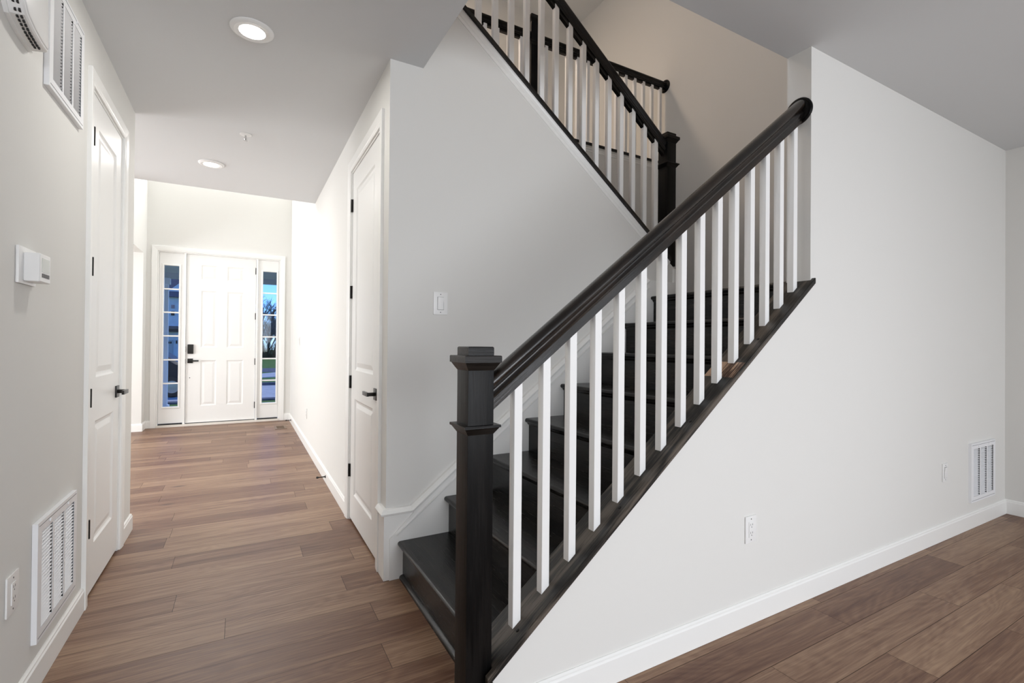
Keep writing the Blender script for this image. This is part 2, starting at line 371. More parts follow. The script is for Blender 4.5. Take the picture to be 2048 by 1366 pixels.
# ------------------------------------------------------------------ staircase
st = thing('staircase', 'black stained oak stairs climbing to a landing, white walls on both sides', 'staircase', (X1, 2.0, 0))
YA, YB2 = YK + TW + .002, YC - .0215
def tread(x0, x1, z, y0, y1, face=-1):
    # rounded nosing at x0 (face -1) ; t thickness
    t = .026; nose = []
    for i in range(7):
        a = -PI / 2 + PI * i / 6
        nose.append((-t / 2 * math.cos(a), t / 2 * math.sin(a)))
    if face < 0:
        pts = [(x0 + t / 2 + p, z - t / 2 + q) for p, q in nose] + [(x1, z), (x1, z - t)]
    else:
        pts = [(x0 - t / 2 - p, z - t / 2 + q) for p, q in nose] + [(x1, z), (x1, z - t)]
    return MB().prism(pts, y0, y1, 'y')
for k in range(1, 8):
    xn = X1 + (k - 1) * G
    obj('tread', tread(xn, xn + G + .028, k * RZ, YA, YB2), M_wy, st, smooth=True)
for k in range(1, 9):
    xr = X1 + (k - 1) * G + .028
    r = MB().box(xr, xr + .018, YA, YB2, (k - 1) * RZ + (.001 if k == 1 else 0), k * RZ - .026)
    # scotia under the nosing
    r.prism([(xr, k * RZ - .026), (xr - .013, k * RZ - .026), (xr - .010, k * RZ - .034), (xr - .003, k * RZ - .041), (xr, k * RZ - .044)], YA, YB2, 'y')
    obj('riser', r, M_wy, st)
obj('shoe_moulding', MB().prism([(X1 + .028, .001), (X1 + .010, .001), (X1 + .011, .010), (X1 + .017, .017), (X1 + .028, .020)], YA, YB2 + .008, 'y'), M_wy, st, smooth=True)
XL8 = X1 + 7 * G
obj('landing', MB().box(XL8 + .013, XW - .001, YA, YC - .021, 8 * RZ - .026, 8 * RZ).box(XN2 + .002, XW - .001, YC - .021, YG - .001, 8 * RZ - .026, 8 * RZ)
    .prism([(XL8 + .013, 8 * RZ - .026), (XL8 + .004, 8 * RZ - .022), (XL8, 8 * RZ - .013), (XL8 + .004, 8 * RZ - .004), (XL8 + .013, 8 * RZ)], YA, YC - .021, 'y'), M_wy, st, smooth=True)
XU = 2.70
for k in range(1, 8):
    xn = XU - (k - 1) * G
    obj('tread', tread(xn + .028, xn - G, (8 + k) * RZ, YC + T + .002, YG - .002, 1), M_wy, st, smooth=True)
for k in range(1, 9):
    xn = XU - (k - 1) * G
    obj('riser', MB().box(xn - .018, xn, YC + T + .002, YG - .002, (7 + k) * RZ, (8 + k) * RZ - .026), M_wy, st)

# ------------------------------------------------------------------ railings
YN = 1.418
RPROF = [(-.0135, -.020), (.0135, -.020), (.0135, 0), (.022, 0), (.022, .010), (.0265, .013), (.0275, .019), (.0225, .024), (.0205, .031),
         (.0235, .037), (.030, .042), (.0335, .049), (.0335, .056), (.030, .064), (.022, .070), (.011, .0735), (0, .0745)]
RPROF = RPROF + [(-a, b) for a, b in RPROF[-2:1:-1]]
def add_newel(name_parent, cx, cyy, z0, ztop, zc):
    h = .0445
    n = obj('newel_post', MB().box(cx - h, cx + h, cyy - h, cyy + h, z0, ztop - .062), M_wz, name_parent, bevel=.002)
    # stacked cap
    c = MB()
    def frus(a, za, b2, zb):
        c.loft([[(cx + sx * r, cyy + sy * r, z) for sx, sy in ((-1, -1), (1, -1), (1, 1), (-1, 1))] for r, z in ((a, za), (b2, zb))])
    for a, za, b2, zb in ((h, ztop - .075, h + .006, ztop - .066), (h + .006, ztop - .066, h + .016, ztop - .050), (h + .019, ztop - .050, h + .019, ztop - .030), (h + .019, ztop - .030, h + .017, ztop - .028), (h, ztop - .029, h, ztop - .003), (h, ztop - .003, h - .003, ztop)):
        frus(a, za, b2, zb)
    obj('post_cap', c, M_wx, n)
    c = MB()
    for a, za, b2, zb in ((h, zc - .030, h + .004, zc - .024), (h + .004, zc - .024, h + .015, zc - .008), (h + .018, zc - .008, h + .018, zc)):
        frus(a, za, b2, zb)
    obj('post_collar', c, M_wx, n)
    return n
def rosette(parent, c, axis, r=.066, s=1):
    pr = [(0.0, -.002), (r, -.002), (r, .006), (r - .003, .010), (r - .008, .0115), (r - .012, .010), (r - .016, .012), (r - .022, .015), (.0, .016)]
    pr = [(max(a, .0004), b * s) for a, b in pr]
    return obj('wall_rosette', MB().lathe(pr, c, axis, 48), M_wz, parent, smooth=True)
BW = .016

# lower stair railing
ra = thing('stair_railing', 'lower stair railing, black rail and square newel with white square balusters above the sloped cap', 'railing', (.655, YN, 0))
n0 = add_newel(ra, .655, YN, .001, 1.222, .975)
d = Vector((1, 0, SL)).normalized(); nn = Vector((-d.z, 0, d.x))
def railz(x): return 1.646 + .778 * (x - 1.52)             # underside of the fillet
sr = .778; dr = Vector((1, 0, sr)).normalized(); nr = Vector((-dr.z, 0, dr.x))
p0 = Vector((.6995, YN, railz(.6995))) + nr * .020; p1 = Vector((XK - .008, YN, railz(XK - .008))) + nr * .020
RPL = [(.0185 if a == .0135 else -.0185 if a == -.0135 else a, b) for a, b in RPROF]
hr = obj('handrail', MB().sweep(RPL, p0, p1, (0, -1, 0), tuple(nr), (0, sr), (0, sr)), M_wr, ra, smooth=True, angle=50)  # balusters end on its plough strip
zr_ = railz(XK) + .055
rosette(ra, (XK, 1.424, zr_), 'x', .067, -1)
# sloped cap
ov = .018
CP = [(YK - ov, -.021), (YK - ov, -.002), (YK - ov + .003, 0), (YK + TW + ov - .003, 0), (YK + TW + ov, -.002), (YK + TW + ov, -.021)]
def cpt(x, y, dz): return (x, y, capl(x) + dz / math.cos(AN))
cap = MB()
xa, xb_, xc = .6995, XK, XK + .014
cap.loft([[(xa, y, capl(xa) + dz / math.cos(AN)) for y, dz in CP], [(xb_, y, capl(xb_) + dz / math.cos(AN)) for y, dz in CP]])
# the end of the cap runs on a little in front of the full-height wall, and in front of the newel
CP2 = [(YK - ov, -.021), (YK - ov, -.002), (YK - ov + .003, 0), (YK - .0005, 0), (YK - .0005, -.021)]
cap.loft([[(xb_, y, capl(xb_) + dz / math.cos(AN)) for y, dz in CP2], [(xc, y, capl(xc) + dz / math.cos(AN)) for y, dz in CP2]])
CP3 = [(y, dz) for y, dz in CP2]
cap.loft([[(.674, y, capl(.674) + dz / math.cos(AN)) for y, dz in CP3], [(xa, y, capl(xa) + dz / math.cos(AN)) for y, dz in CP3]])
cap.box(.674, .6985, YK - ov, YK - .0005, .002, capl(.674) - .021 / math.cos(AN))
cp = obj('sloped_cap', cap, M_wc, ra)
for i, (px_, off) in enumerate(((.80, .024), (1.235, .024), (1.615, .024), (2.06, .024), (2.40, .05))):
    c = Vector((px_, YK + off - ov + .012, capl(px_)))
    ring = [[c + Vector((0, 1, 0)) * r * math.cos(a) + d * r * math.sin(a) + nn * h for a in [2 * PI * k / 14 for k in range(14)]] for r, h in ((.0065, -.001), (.0065, .0015), (.004, .0028), (.0015, .003))]
    obj('plug', MB().loft(ring), M_black, cp, smooth=True)
for i in range(15):
    xl_ = .792 + .1122 * i + .0008 * i * (14 - i) / 14
    x0, x1 = xl_, xl_ + 2 * BW - .001
    zb = capl(x0) + .0005, capl(x1) + .0005
    zt = railz(x0) + .004, railz(x1) + .004
    obj('baluster', MB().prism([(x0, zb[0]), (x1, zb[1]), (x1, zt[1]), (x0, zt[0])], YN - BW, YN + BW, 'y'), M_bal, ra, bevel=.0012, seg=1)

# upper stair railing (along the flight to the upstairs floor)
YU = YC + .060
ru = thing('stair_railing', 'upper stair railing above the switch wall, black rail sloping down to the landing newel', 'railing', (2.737, YU, 1.85))
ct = capu(2.737) + .010
add_newel(ru, 2.737, YU, capu(2.69) - .03, 2.800, 2.575)
SU = .7725; AU = math.atan(SU)
capm = MB()
CU = [(YC - .030, 0), (YC - .030, .019), (YC + T + .030, .019), (YC + T + .030, 0)]
capm.loft([[(x, y, capu(x) + dz / math.cos(AU) + .0005) for y, dz in CU] for x in (1.0, 2.6925)])
capm.box(.84, 1.0, YC - .030, YC + T + .030, Z2 + .0005, Z2 + .0255)
obj('sloped_cap', capm, M_wf, ru)
def railu(x): return 2.655 - .7725 * (x - 2.665)           # underside of the upper rail fillet
p0 = Vector((.60, YU, railu(.60))); p1 = Vector((2.6925, YU, railu(2.6925)))
obj('handrail', MB().sweep(RPROF, p0 + nf * .02, p1 + nf * .02, (0, -1, 0), tuple(nf), (0, -SU), (0, -SU)), M_wf, ru, smooth=True, angle=50)
for i in range(16):
    xr_ = 2.628 - .1098 * i
    x0, x1 = xr_ - 2 * BW, xr_
    if x0 < 1.02: break
    zb = [capu(x) + .019 / math.cos(AU) + .001 for x in (x0, x1)]; zt = [railu(x) + .028 for x in (x0, x1)]
    obj('baluster', MB().prism([(x0, zb[0]), (x1, zb[1]), (x1, zt[1]), (x0, zt[0])], YU - BW, YU + BW, 'y'), M_bal, ru, bevel=.0012, seg=1)

# level guard of the upstairs hall
YGR = YG + .02
gu = thing('guard_railing', 'level black guard rail with white balusters at the edge of the upstairs hall', 'railing', (2.29, YGR, Z2))
add_newel(gu, 2.275, YGR + .01, Z2 + .024, 4.215, 3.965)
obj('level_cap', MB().box(XB + T, XW - .001, YG - .030, YG + T + .02, Z2 + .0005, Z2 + .022), M_wx, gu, bevel=.002)
zg = 3.965
obj('handrail', MB().sweep(RPROF, (1.0, YGR, zg + .02), (2.2295, YGR, zg + .02), (0, -1, 0), (0, 0, 1)), M_wx, gu, smooth=True, angle=50)
obj('handrail', MB().sweep(RPROF, (2.3205, YGR, zg + .02), (XW - .009, YGR, zg + .02), (0, -1, 0), (0, 0, 1)), M_wx, gu, smooth=True, angle=50)
rosette(gu, (XW, YGR, zg + .055), 'x', .067, -1)
for i in range(13):
    xr_ = 3.875 - .1208 * i
    if abs(xr_ - .016 - 2.275) < .075: continue
    obj('baluster', MB().box(xr_ - 2 * BW, xr_, YGR - BW, YGR + BW, Z2 + .0225, zg + .018), M_bal, gu, bevel=.0012, seg=1)
for i in range(5):
    xr_ = 2.16 - .1208 * i
    obj('baluster', MB().box(xr_ - 2 * BW, xr_, YGR - BW, YGR + BW, Z2 + .0225, zg + .018), M_bal, gu, bevel=.0012, seg=1)

# ------------------------------------------------------------------ doors
def panel_loops(mb, fn, y0, y1, z0, z1, d=1):
    """recessed moulding and raised field; fn(y,z,depth) -> point (depth>0 = into the leaf)"""
    loops = []
    for ins, dep in ((0, 0), (.010, .007), (.018, .009), (.024, .0095), (.050, .003), (.054, .0025)):
        loops.append([fn(y0 + ins, z0 + ins, dep), fn(y1 - ins, z0 + ins, dep), fn(y1 - ins, z1 - ins, dep), fn(y0 + ins, z1 - ins, dep)])
    o = len(mb.v); n = 4
    vs = [v for l in loops for v in l]; fs = []
    for k in range(len(loops) - 1):
        for i in range(4):
            j = (i + 1) % 4; fs.append((k * 4 + i, k * 4 + j, (k + 1) * 4 + j, (k + 1) * 4 + i))
    fs.append(tuple(range((len(loops) - 1) * 4, len(loops) * 4)))
    mb.add(vs, fs)
def leaf(fn, a0, a1, z0, z1, cols, rows, th=.035, small=1.0):
    """panelled slab: grid of stiles and rails around panels. cols [(a,b)], rows [(z0,z1)]"""
    mb = MB()
    aa = [a0] + [v for c in cols for v in c] + [a1]; zz = [z0] + [v for r in rows for v in r] + [z1]
    for i in range(len(aa) - 1):
        for j in range(len(zz) - 1):
            if i % 2 == 1 and j % 2 == 1:
                panel_loops(mb, fn, aa[i], aa[i + 1], zz[j], zz[j + 1])
            else:
                mb.add([fn(aa[i], zz[j], 0), fn(aa[i + 1], zz[j], 0), fn(aa[i + 1], zz[j + 1], 0), fn(aa[i], zz[j + 1], 0)], [(0, 1, 2, 3)])
    # sides and back
    q = [(a0, z0), (a1, z0), (a1, z1), (a0, z1)]
    f = [fn(a, z, 0) for a, z in q]; b = [fn(a, z, th) for a, z in q]
    mb.add(f + b, [(4, 7, 6, 5), (0, 1, 5, 4), (1, 2, 6, 5), (2, 3, 7, 6), (3, 0, 4, 7)])
    bm = mb
    return bm
CAS = [(0, 0), (.009, 0), (.011, .004), (.011, .012), (.014, .020), (.016, .050), (.017, .069), (.016, .070), (0, .070)]  # (stand-off, across)
def casing(name, s, X, y0, y1, zt, wd, parent):
    """casing of a door in an x=const wall; s = direction it stands off"""
    mb = MB(); k = wd / .070; pr = [(a, b * k) for a, b in CAS]
    mb.sweep(pr, (X, y0, .001), (X, y0, zt), (s, 0, 0), (0, -1, 0), (0, 0), (0, 1))
    mb.sweep(pr, (X, y1, .001), (X, y1, zt), (s, 0, 0), (0, 1, 0), (0, 0), (0, 1))
    mb.sweep(pr, (X, y0, zt), (X, y1, zt), (s, 0, 0), (0, 0, 1), (0, -1), (0, 1))
    # jambs
    mb.box(min(X, X - s * T), max(X, X - s * T), y0 + .001, y0 + .012, .001, zt).box(min(X, X - s * T), max(X, X - s * T), y1 - .012, y1 - .001, .001, zt)
    mb.box(min(X, X - s * T), max(X, X - s * T), y0 + .012, y1 - .012, zt - .012, zt - .001)
    # stop behind the leaf
    mb.box(min(X - s * .045, X - s * .06), max(X - s * .045, X - s * .06), y0 + .012, y1 - .012, .001, zt - .012)
    return obj(name, mb, M_trim, parent)
def hinge_x(parent, s, X, y, z):
    mb = MB().tube([(X + s * .007, y, z - .044), (X + s * .007, y, z + .044)], .0065, 10).box(min(X - s * .002, X + s * .003), max(X - s * .002, X + s * .003), y - .012, y + .012, z - .044, z + .044)
    return obj('hinge', mb, M_black, parent)
def lever_x(parent, s, X, y, z, toward):
    mb = MB().box(min(X, X + s * .008), max(X, X + s * .008), y - .033, y + .033, z - .033, z + .033)
    h = obj('door_handle', mb, M_black, parent, bevel=.0015)
    l = MB().tube([(X + s * .008, y, z), (X + s * .048, y, z)], .011, 14)
    a, b = sorted((y - toward * .011, y + toward * .105))
    l.box(min(X + s * .042, X + s * .054), max(X + s * .042, X + s * .054), a, b, z - .011, z + .011)
    obj('lever', l, M_black, h, bevel=.001)
    return h
PR = [(.235, .835), (1.05, 2.275)]
d1 = obj('door_1', leaf(lambda a, z, dp: (XL - .003 - dp, a, z), DL[0] + .014, DL[1] - .014, .016, DH - .014, [(3.085, 3.465)], PR), M_doorp, kind=S)
casing('door_casing', 1, XL, DL[0], DL[1], DH, .062, d1)
for z in (2.195, 1.58, .96, .345): hinge_x(d1, 1, XL, DL[0] + .014, z)
lever_x(d1, 1, XL - .003, 3.535, .94, -1)
d2 = obj('door_2', leaf(lambda a, z, dp: (XB + .006 + dp, a, z), DR[0] + .014, DR[1] - .014, .016, DH - .014, [(2.855, 3.375)], [(.20, .85), (1.045, 2.28)]), M_doorp, kind=S)
casing('door_casing', -1, XB, DR[0], DR[1], DH, .072, d2)
for z in (2.19, 1.585, .96, .345): hinge_x(d2, -1, XB + .004, DR[1] - .014, z)
lever_x(d2, -1, XB + .006, 2.775, .94, 1)

# front door (door_3) with two side lights
YF = YD + .028
lf = leaf(lambda a, z, dp: (a, YF + dp, z), -.735, .161, .042, 2.512, [(-.552, -.352), (-.220, 0.0)], [(.285, .955), (1.145, 1.985), (2.148, 2.365)], th=.044)
d3 = obj('door_3', lf, M_doorp, kind=S)
mb = MB(); CF = [(a, b) for a, b in CAS]
mb.sweep(CF, (OX0, YD, .001), (OX0, YD, OZ), (0, -1, 0), (-1, 0, 0), (0, 0), (0, 1))
mb.sweep(CF, (OX1, YD, .001), (OX1, YD, OZ), (0, -1, 0), (1, 0, 0), (0, 0), (0, 1))
mb.sweep(CF, (OX0, YD, OZ), (OX1, YD, OZ), (0, -1, 0), (0, 0, 1), (0, -1), (0, 1))
obj('door_casing', mb, M_trim, d3)
mb = MB()
for a, b in ((OX0 + .001, OX0 + .015), (-.765, -.738), (.164, .190), (OX1 - .015, OX1 - .001)): mb.box(a, b, YD + .003, YD + .149, .0305, OZ - .012)
mb.box(OX0 + .001, OX1 - .001, YD + .003, YD + .149, OZ - .012, OZ - .001)
obj('door_frame', mb, M_trim, d3)
M_sill = bump_noise(mat('sill_paint', (.78, .74, .68, 1), .5), 30, .05)
obj('door_sill', MB().box(OX0 + .001, OX1 - .001, YD - .02, YD + .17, .0008, .030), M_sill, d3)
obj('weather_strip', MB().box(-1.055, -.77, YD + .012, YD + .03, .0305, .05).box(.195, .475, YD + .012, YD + .03, .0305, .05).box(-.735, .161, YD + .03, YD + .05, .0305, .0415), M_rubber, d3)
for z in (2.33, 1.63, .93, .26):
    obj('hinge', MB().tube([(.1625, YF - .008, z - .05), (.1625, YF - .008, z + .05)], .0075, 10).box(.152, .172, YF - .004, YF + .0, z - .05, z + .05), M_black, d3)
# keypad lock and lever
lk = obj('keypad_lock', MB().box(-.712, -.640, YF - .026, YF, 1.052, 1.190), M_black, d3, bevel=.010, seg=3)
obj('thumb_turn', MB().box(-.700, -.652, YF - .040, YF - .025, 1.085, 1.098), M_black, lk, bevel=.002)
h = obj('door_handle', MB().box(-.712, -.645, YF - .010, YF, .915, .982), M_black, d3, bevel=.002)
obj('lever', MB().tube([(-.678, YF - .009, .949), (-.678, YF - .05, .949)], .011, 14).box(-.690, -.572, YF - .056, YF - .044, .939, .960), M_black, h, bevel=.001)
obj('strike', MB().box(-.7445, -.7355, YD + .004, YD + .026, 1.08, 1.16).box(-.7445, -.7355, YD + .004, YD + .026, .91, .975), M_black, d3)
obj('door_screw', MB().lathe([(.001, 0), (.006, 0), (.006, -.003), (.001, -.004)], (-.683, YF, .70), 'y', 12), M_black, d3)

M_glass = bpy.data.materials.new('clear_glass'); M_glass.use_nodes = True
gnt = M_glass.node_tree; gnt.nodes.clear()
go = gnt.nodes.new('ShaderNodeOutputMaterial'); gm = gnt.nodes.new('ShaderNodeMixShader'); gt = gnt.nodes.new('ShaderNodeBsdfTransparent'); gg = gnt.nodes.new('ShaderNodeBsdfGlossy')
gf = gnt.nodes.new('ShaderNodeFresnel'); gf.inputs[0].default_value = 1.22; gg.inputs['Roughness'].default_value = .02; gt.inputs[0].default_value = (.93, .96, .97, 1)
gno = gnt.nodes.new('ShaderNodeTexNoise'); gno.inputs['Scale'].default_value = 1.2; gbp = gnt.nodes.new('ShaderNodeBump'); gbp.inputs['Strength'].default_value = .01
gnt.links.new(gno.outputs['Fac'], gbp.inputs['Height']); gnt.links.new(gbp.outputs[0], gg.inputs['Normal'])
gnt.links.new(gf.outputs[0], gm.inputs[0]); gnt.links.new(gt.outputs[0], gm.inputs[1]); gnt.links.new(gg.outputs[0], gm.inputs[2]); gnt.links.new(gm.outputs[0], go.inputs[0])
def sidelight(name, x0, x1, gx0, gx1, gz0, gz1, mz):
    Y0, Y1 = YD + .030, YD + .070
    mb = MB().box(x0, gx0, Y0, Y1, .051, OZ - .013).box(gx1, x1, Y0, Y1, .051, OZ - .013).box(gx0, gx1, Y0, Y1, .051, gz0).box(gx0, gx1, Y0, Y1, gz1, OZ - .013)
    wdw = obj(name, mb, M_doorp, kind=S)
    f = MB(); pr = [(0, 0), (.012, .002), (.014, .012), (.010, .024), (.003, .028), (0, .028)]
    for p, q, vv in (((gx0, Y0, gz0), (gx0, Y0, gz1), (-1, 0, 0)), ((gx1, Y0, gz0), (gx1, Y0, gz1), (1, 0, 0))):
        f.sweep(pr, p, q, (0, -1, 0), vv, (0, -1), (0, 1))
    f.sweep(pr, (gx0, Y0, gz0), (gx1, Y0, gz0), (0, -1, 0), (0, 0, -1), (0, -1), (0, 1))
    f.sweep(pr, (gx0, Y0, gz1), (gx1, Y0, gz1), (0, -1, 0), (0, 0, 1), (0, -1), (0, 1))
    obj('window_frame', f, M_trim, wdw)
    mu = MB()
    for z in mz: mu.box(gx0 - .003, gx1 + .003, Y0 + .002, Y0 + .016, z - .010, z + .010)
    obj('muntins', mu, M_trim, wdw)
    obj('glass', MB().box(gx0 - .003, gx1 + .003, Y0 + .020, Y0 + .026, gz0 - .003, gz1 + .003), M_glass, wdw)
sidelight('window_1', -1.058, -.767, -1.003, -.826, .29, 2.325, (1.987, 1.65, 1.31, .966, .625))
sidelight('window_2', .192, .480, .259, .450, .285, 2.335, (2.0, 1.66, 1.315, .975, .635))

# ------------------------------------------------------------------ wall plates, grilles, devices
def grille(name, label, s, P, axis, a0, a1, z0, z1, rows=26, dp=.016, flip=False, group='return air grilles'):
    """axis 'x': wall x=P, runs in y; axis 'y': wall y=P, runs in x. s = stand-off direction"""
    t = thing(name, label, 'air vent', ((P, (a0 + a1) / 2, z0) if axis == 'x' else ((a0 + a1) / 2, P, z0)), group)
    def bx(m, a, b, za, zb, d0, d1):
        q0, q1 = sorted((P + s * d0, P + s * d1))
        return m.box(q0, q1, a, b, za, zb) if axis == 'x' else m.box(a, b, q0, q1, za, zb)
    fw = .038; inn = (a0 + fw, a1 - fw, z0 + fw, z1 - fw)
    cw = (inn[1] - inn[0]); bar = .014; n = 3; colw = (cw - 2 * bar) / 3
    f = MB()
    e_ = .005; th = dp - .0012
    bx(f, a0, a0 + e_, z0, z1, .0005, dp); bx(f, a1 - e_, a1, z0, z1, .0005, dp); bx(f, a0 + e_, a1 - e_, z0, z0 + e_, .0005, dp); bx(f, a0 + e_, a1 - e_, z1 - e_, z1, .0005, dp)
    bx(f, a0 + e_, inn[0], z0 + e_, z1 - e_, th, dp); bx(f, inn[1], a1 - e_, z0 + e_, z1 - e_, th, dp); bx(f, inn[0], inn[1], z0 + e_, inn[2], th, dp); bx(f, inn[0], inn[1], inn[3], z1 - e_, th, dp)
    for k in (1, 2):
        u = inn[0] + k * colw + (k - 1) * bar; bx(f, u, u + bar, inn[2], inn[3], th, dp)
    obj('vent_frame', f, M_metalw, t)
    # raised lip line
    e = .012
    for (a, b, za, zb) in ((a0 + e, a1 - e, z0 + e, z0 + e + .0018), (a0 + e, a1 - e, z1 - e - .0018, z1 - e)): obj('door_seam', bx(MB(), a, b, za, zb, dp, dp + .0006), M_btn, t)
    bk = MB(); bx(bk, a0 + e_ + .0005, a1 - e_ - .0005, z0 + e_ + .0005, z1 - e_ - .0005, .0004, .0010); obj('duct_opening', bk, M_dark, t)
    lo = MB(); pitch = (inn[3] - inn[2]) / rows
    for k in range(3):
        u = inn[0] + k * (colw + bar)
        for r in range(rows):
            z = inn[2] + r * pitch
            if flip: zs = (z + pitch * .22, z + pitch * .10, z + pitch * .86, z + pitch * .98)
            else: zs = (z + pitch * .84, z + pitch * .96, z + pitch * .14, z + pitch * .02)
            pts = [(.0015, zs[0]), (.0015, zs[1]), (dp - .001, zs[2]), (dp - .002, zs[3])]
            q, qb = .001, .016; ends = ((u + qb, u + colw - qb), (u + qb, u + colw - qb), (u + q, u + colw - q), (u + q, u + colw - q))
            r0 = []; r1 = []
            for (d_, zz), (e0, e1) in zip(pts, ends):
                r0.append((P + s * d_, e0, zz) if axis == 'x' else (e0, P + s * d_, zz))
                r1.append((P + s * d_, e1, zz) if axis == 'x' else (e1, P + s * d_, zz))
            lo.loft([r0, r1])
    obj('louvres', lo, M_metalw, t)
    for a in (a0 + .12, a1 - .12):
        c = (P + s * dp, a, z1 - .022) if axis == 'x' else (a, P + s * dp, z1 - .022)
        obj('latch_screw', MB().lathe([(.001, 0), (.006, 0), (.006, s * .003), (.001, s * .004)], c, axis, 12), M_metalw, t)
    return t
grille('return_air_grille', 'high white return air grille on the left hall wall beside the alarm', 1, XL, 'x', 2.315, 2.735, 2.145, 2.565, 27, flip=True)
grille('return_air_grille', 'low white return air grille near the floor beside the left closet door', 1, XL, 'x', 2.27, 2.72, .172, .590, 26)
grille('return_air_grille', 'low white return air grille near the far right room corner', -1, YK, 'y', 4.335, 4.755, .176, .578, 26)

def plate(name, label, cat, s, P, axis, a, z, wd=.080, ht=.122, mode='outlet'):
    t = thing(name, label, cat, ((P, a, z) if axis == 'x' else (a, P, z)))
    def bx(m, a_, b_, za, zb, d0, d1):
        q0, q1 = sorted((P + s * d0, P + s * d1))
        return m.box(q0, q1, a_, b_, za, zb) if axis == 'x' else m.box(a_, b_, q0, q1, za, zb)
    obj('wall_plate', bx(MB(), a - wd / 2, a + wd / 2, z - ht / 2, z + ht / 2, .0004, .006), M_plastic, t, bevel=.003)
    rw, rh = (.034, .068)
    if mode == 'outlet':
        rc = obj('receptacle', bx(MB(), a - rw / 2, a + rw / 2, z - rh / 2, z + rh / 2, .0055, .0085), M_plastic, t, bevel=.001)
        sl = MB()
        for zz in (z - .018, z + .018):
            bx(sl, a - .0075, a - .0055, zz, zz + .008, .0085, .0088); bx(sl, a + .0055, a + .0075, zz, zz + .008, .0085, .0088)
            bx(sl, a - .002, a + .002, zz - .009, zz - .005, .0085, .0088)
        obj('slots', sl, M_dark, rc)
    else:
        bx_ = MB(); bx(bx_, a - rw / 2 - .0015, a + rw / 2 + .0015, z - rh / 2 - .0015, z + rh / 2 + .0015, .0058, .0064); obj('switch_gap', bx_, M_btn, t)
        r = MB()
        pts = [(.006, z - rh / 2), (.008, z - rh / 2), (.0085, z), (.0125, z + rh / 2), (.006, z + rh / 2)]
        pp = [(P + s * d_, zz) for d_, zz in pts]
        r.prism(pp, a - rw / 2, a + rw / 2, 'y' if axis == 'x' else 'x')
        obj('rocker', r, M_plastic, t, bevel=.0008)
    for zz in (z - ht / 2 + .013, z + ht / 2 - .013):
        c = (P + s * .006, a, zz) if axis == 'x' else (a, P + s * .006, zz)
        obj('screw', MB().lathe([(.001, 0), (.0028, 0), (.0028, s * .0008), (.001, s * .001)], c, axis, 10), M_btn, t)
    return t
plate('light_switch', 'white rocker light switch on the wall beside the stairs', 'light switch', -1, YC, 'y', .944, 1.452, .082, .124, 'switch')
plate('wall_outlet', 'white duplex outlet on the wall below the stair railing', 'outlet', -1, YK, 'y', 1.982, .417, .076, .118)
plate('wall_outlet', 'white outlet beside the low vent at the far right wall end', 'outlet', -1, YK, 'y', 3.960, .429, .074, .118, 'switch')
plate('wall_outlet', 'white outlet low on the left wall beside the low return air grille', 'outlet', 1, XL, 'x', 2.100, .431, .090, .124)
plate('wall_outlet', 'small white outlet low on the far right hall wall', 'outlet', -1, XB, 'x', 6.10, .40, .075, .118)
plate('light_switch', 'small white light switch far along the right hall wall', 'light switch', -1, XB, 'x', 7.02, 1.25, .075, .118, 'switch')

# thermostat
t = thing('thermostat', 'white thermostat on a square back plate on the left wall', 'thermostat', (XL, 2.165, 1.40))
obj('back_plate', MB().box(XL + .0004, XL + .009, 2.095, 2.243, 1.413, 1.533), M_plastic, t, bevel=.004)
bd = obj('body', MB().box(XL + .009, XL + .050, 2.128, 2.226, 1.422, 1.516), M_plastic, t, bevel=.006, seg=3)
obj('screen', MB().box(XL + .050, XL + .0508, 2.145, 2.212, 1.455, 1.502), M_screen, bd)
kb = MB()
for i in range(4): kb.box(XL + .050, XL + .0512, 2.146 + i * .0168, 2.146 + i * .0168 + .015, 1.438, 1.451)
obj('buttons', kb, M_btn, bd)

# alarm box high on the left wall
t = thing('wall_alarm', 'white slotted alarm box high on the left wall, beside the upper grille', 'alarm', (XL, 2.05, 2.18))
def rr(y0, y1, z0, z1, r, n=6):
    pts = []
    for cx, cz, a0 in ((y1 - r, z0 + r, -PI / 2), (y1 - r, z1 - r, 0), (y0 + r, z1 - r, PI / 2), (y0 + r, z0 + r, PI)):
        for i in range(n + 1):
            a = a0 + PI / 2 * i / n; pts.append((cx + r * math.cos(a), cz + r * math.sin(a)))
    return pts
def ring_at(x, ins):
    base = [(2.175, 2.185), (2.175, 2.255), (2.182, 2.30), (2.175, 2.36), (2.175, 2.475), (1.985, 2.475), (1.955, 2.45), (1.945, 2.40), (1.945, 2.27), (1.955, 2.235), (1.985, 2.205), (2.05, 2.188), (2.12, 2.182)]
    cyy, czz = 2.06, 2.33
    out = []
    for y, z in base:
        v = Vector((y - cyy, z - czz)); v *= (v.length - ins) / v.length; out.append((x, cyy + v.x, czz + v.y))
    return out
al = MB().loft([ring_at(XL + .0005, 0), ring_at(XL + .012, 0), ring_at(XL + .012, .006), ring_at(XL + .045, .010), ring_at(XL + .050, .014), ring_at(XL + .050, .020), ring_at(XL + .053, .022), ring_at(XL + .055, .030)])
obj('alarm_body', al, M_plastic, t, smooth=True, angle=30)
sl = MB()
outl = [(1.947, 2.262), (1.957, 2.235), (1.985, 2.205), (2.05, 2.188), (2.12, 2.182), (2.165, 2.184)]
def zof(y):
    for (a, za), (b, zb) in zip(outl, outl[1:]):
        if a <= y <= b: return za + (zb - za) * (y - a) / (b - a)
for q in range(2):
    for i in range(12):
        y = 1.962 + .0155 * i; z = zof(y) + .0075; x = XL + .024 + q * .010
        sl.box(x, x + .005, y, y + .009, z - .0045, z + .0040)
obj('vent_slots', sl, M_dark, t)

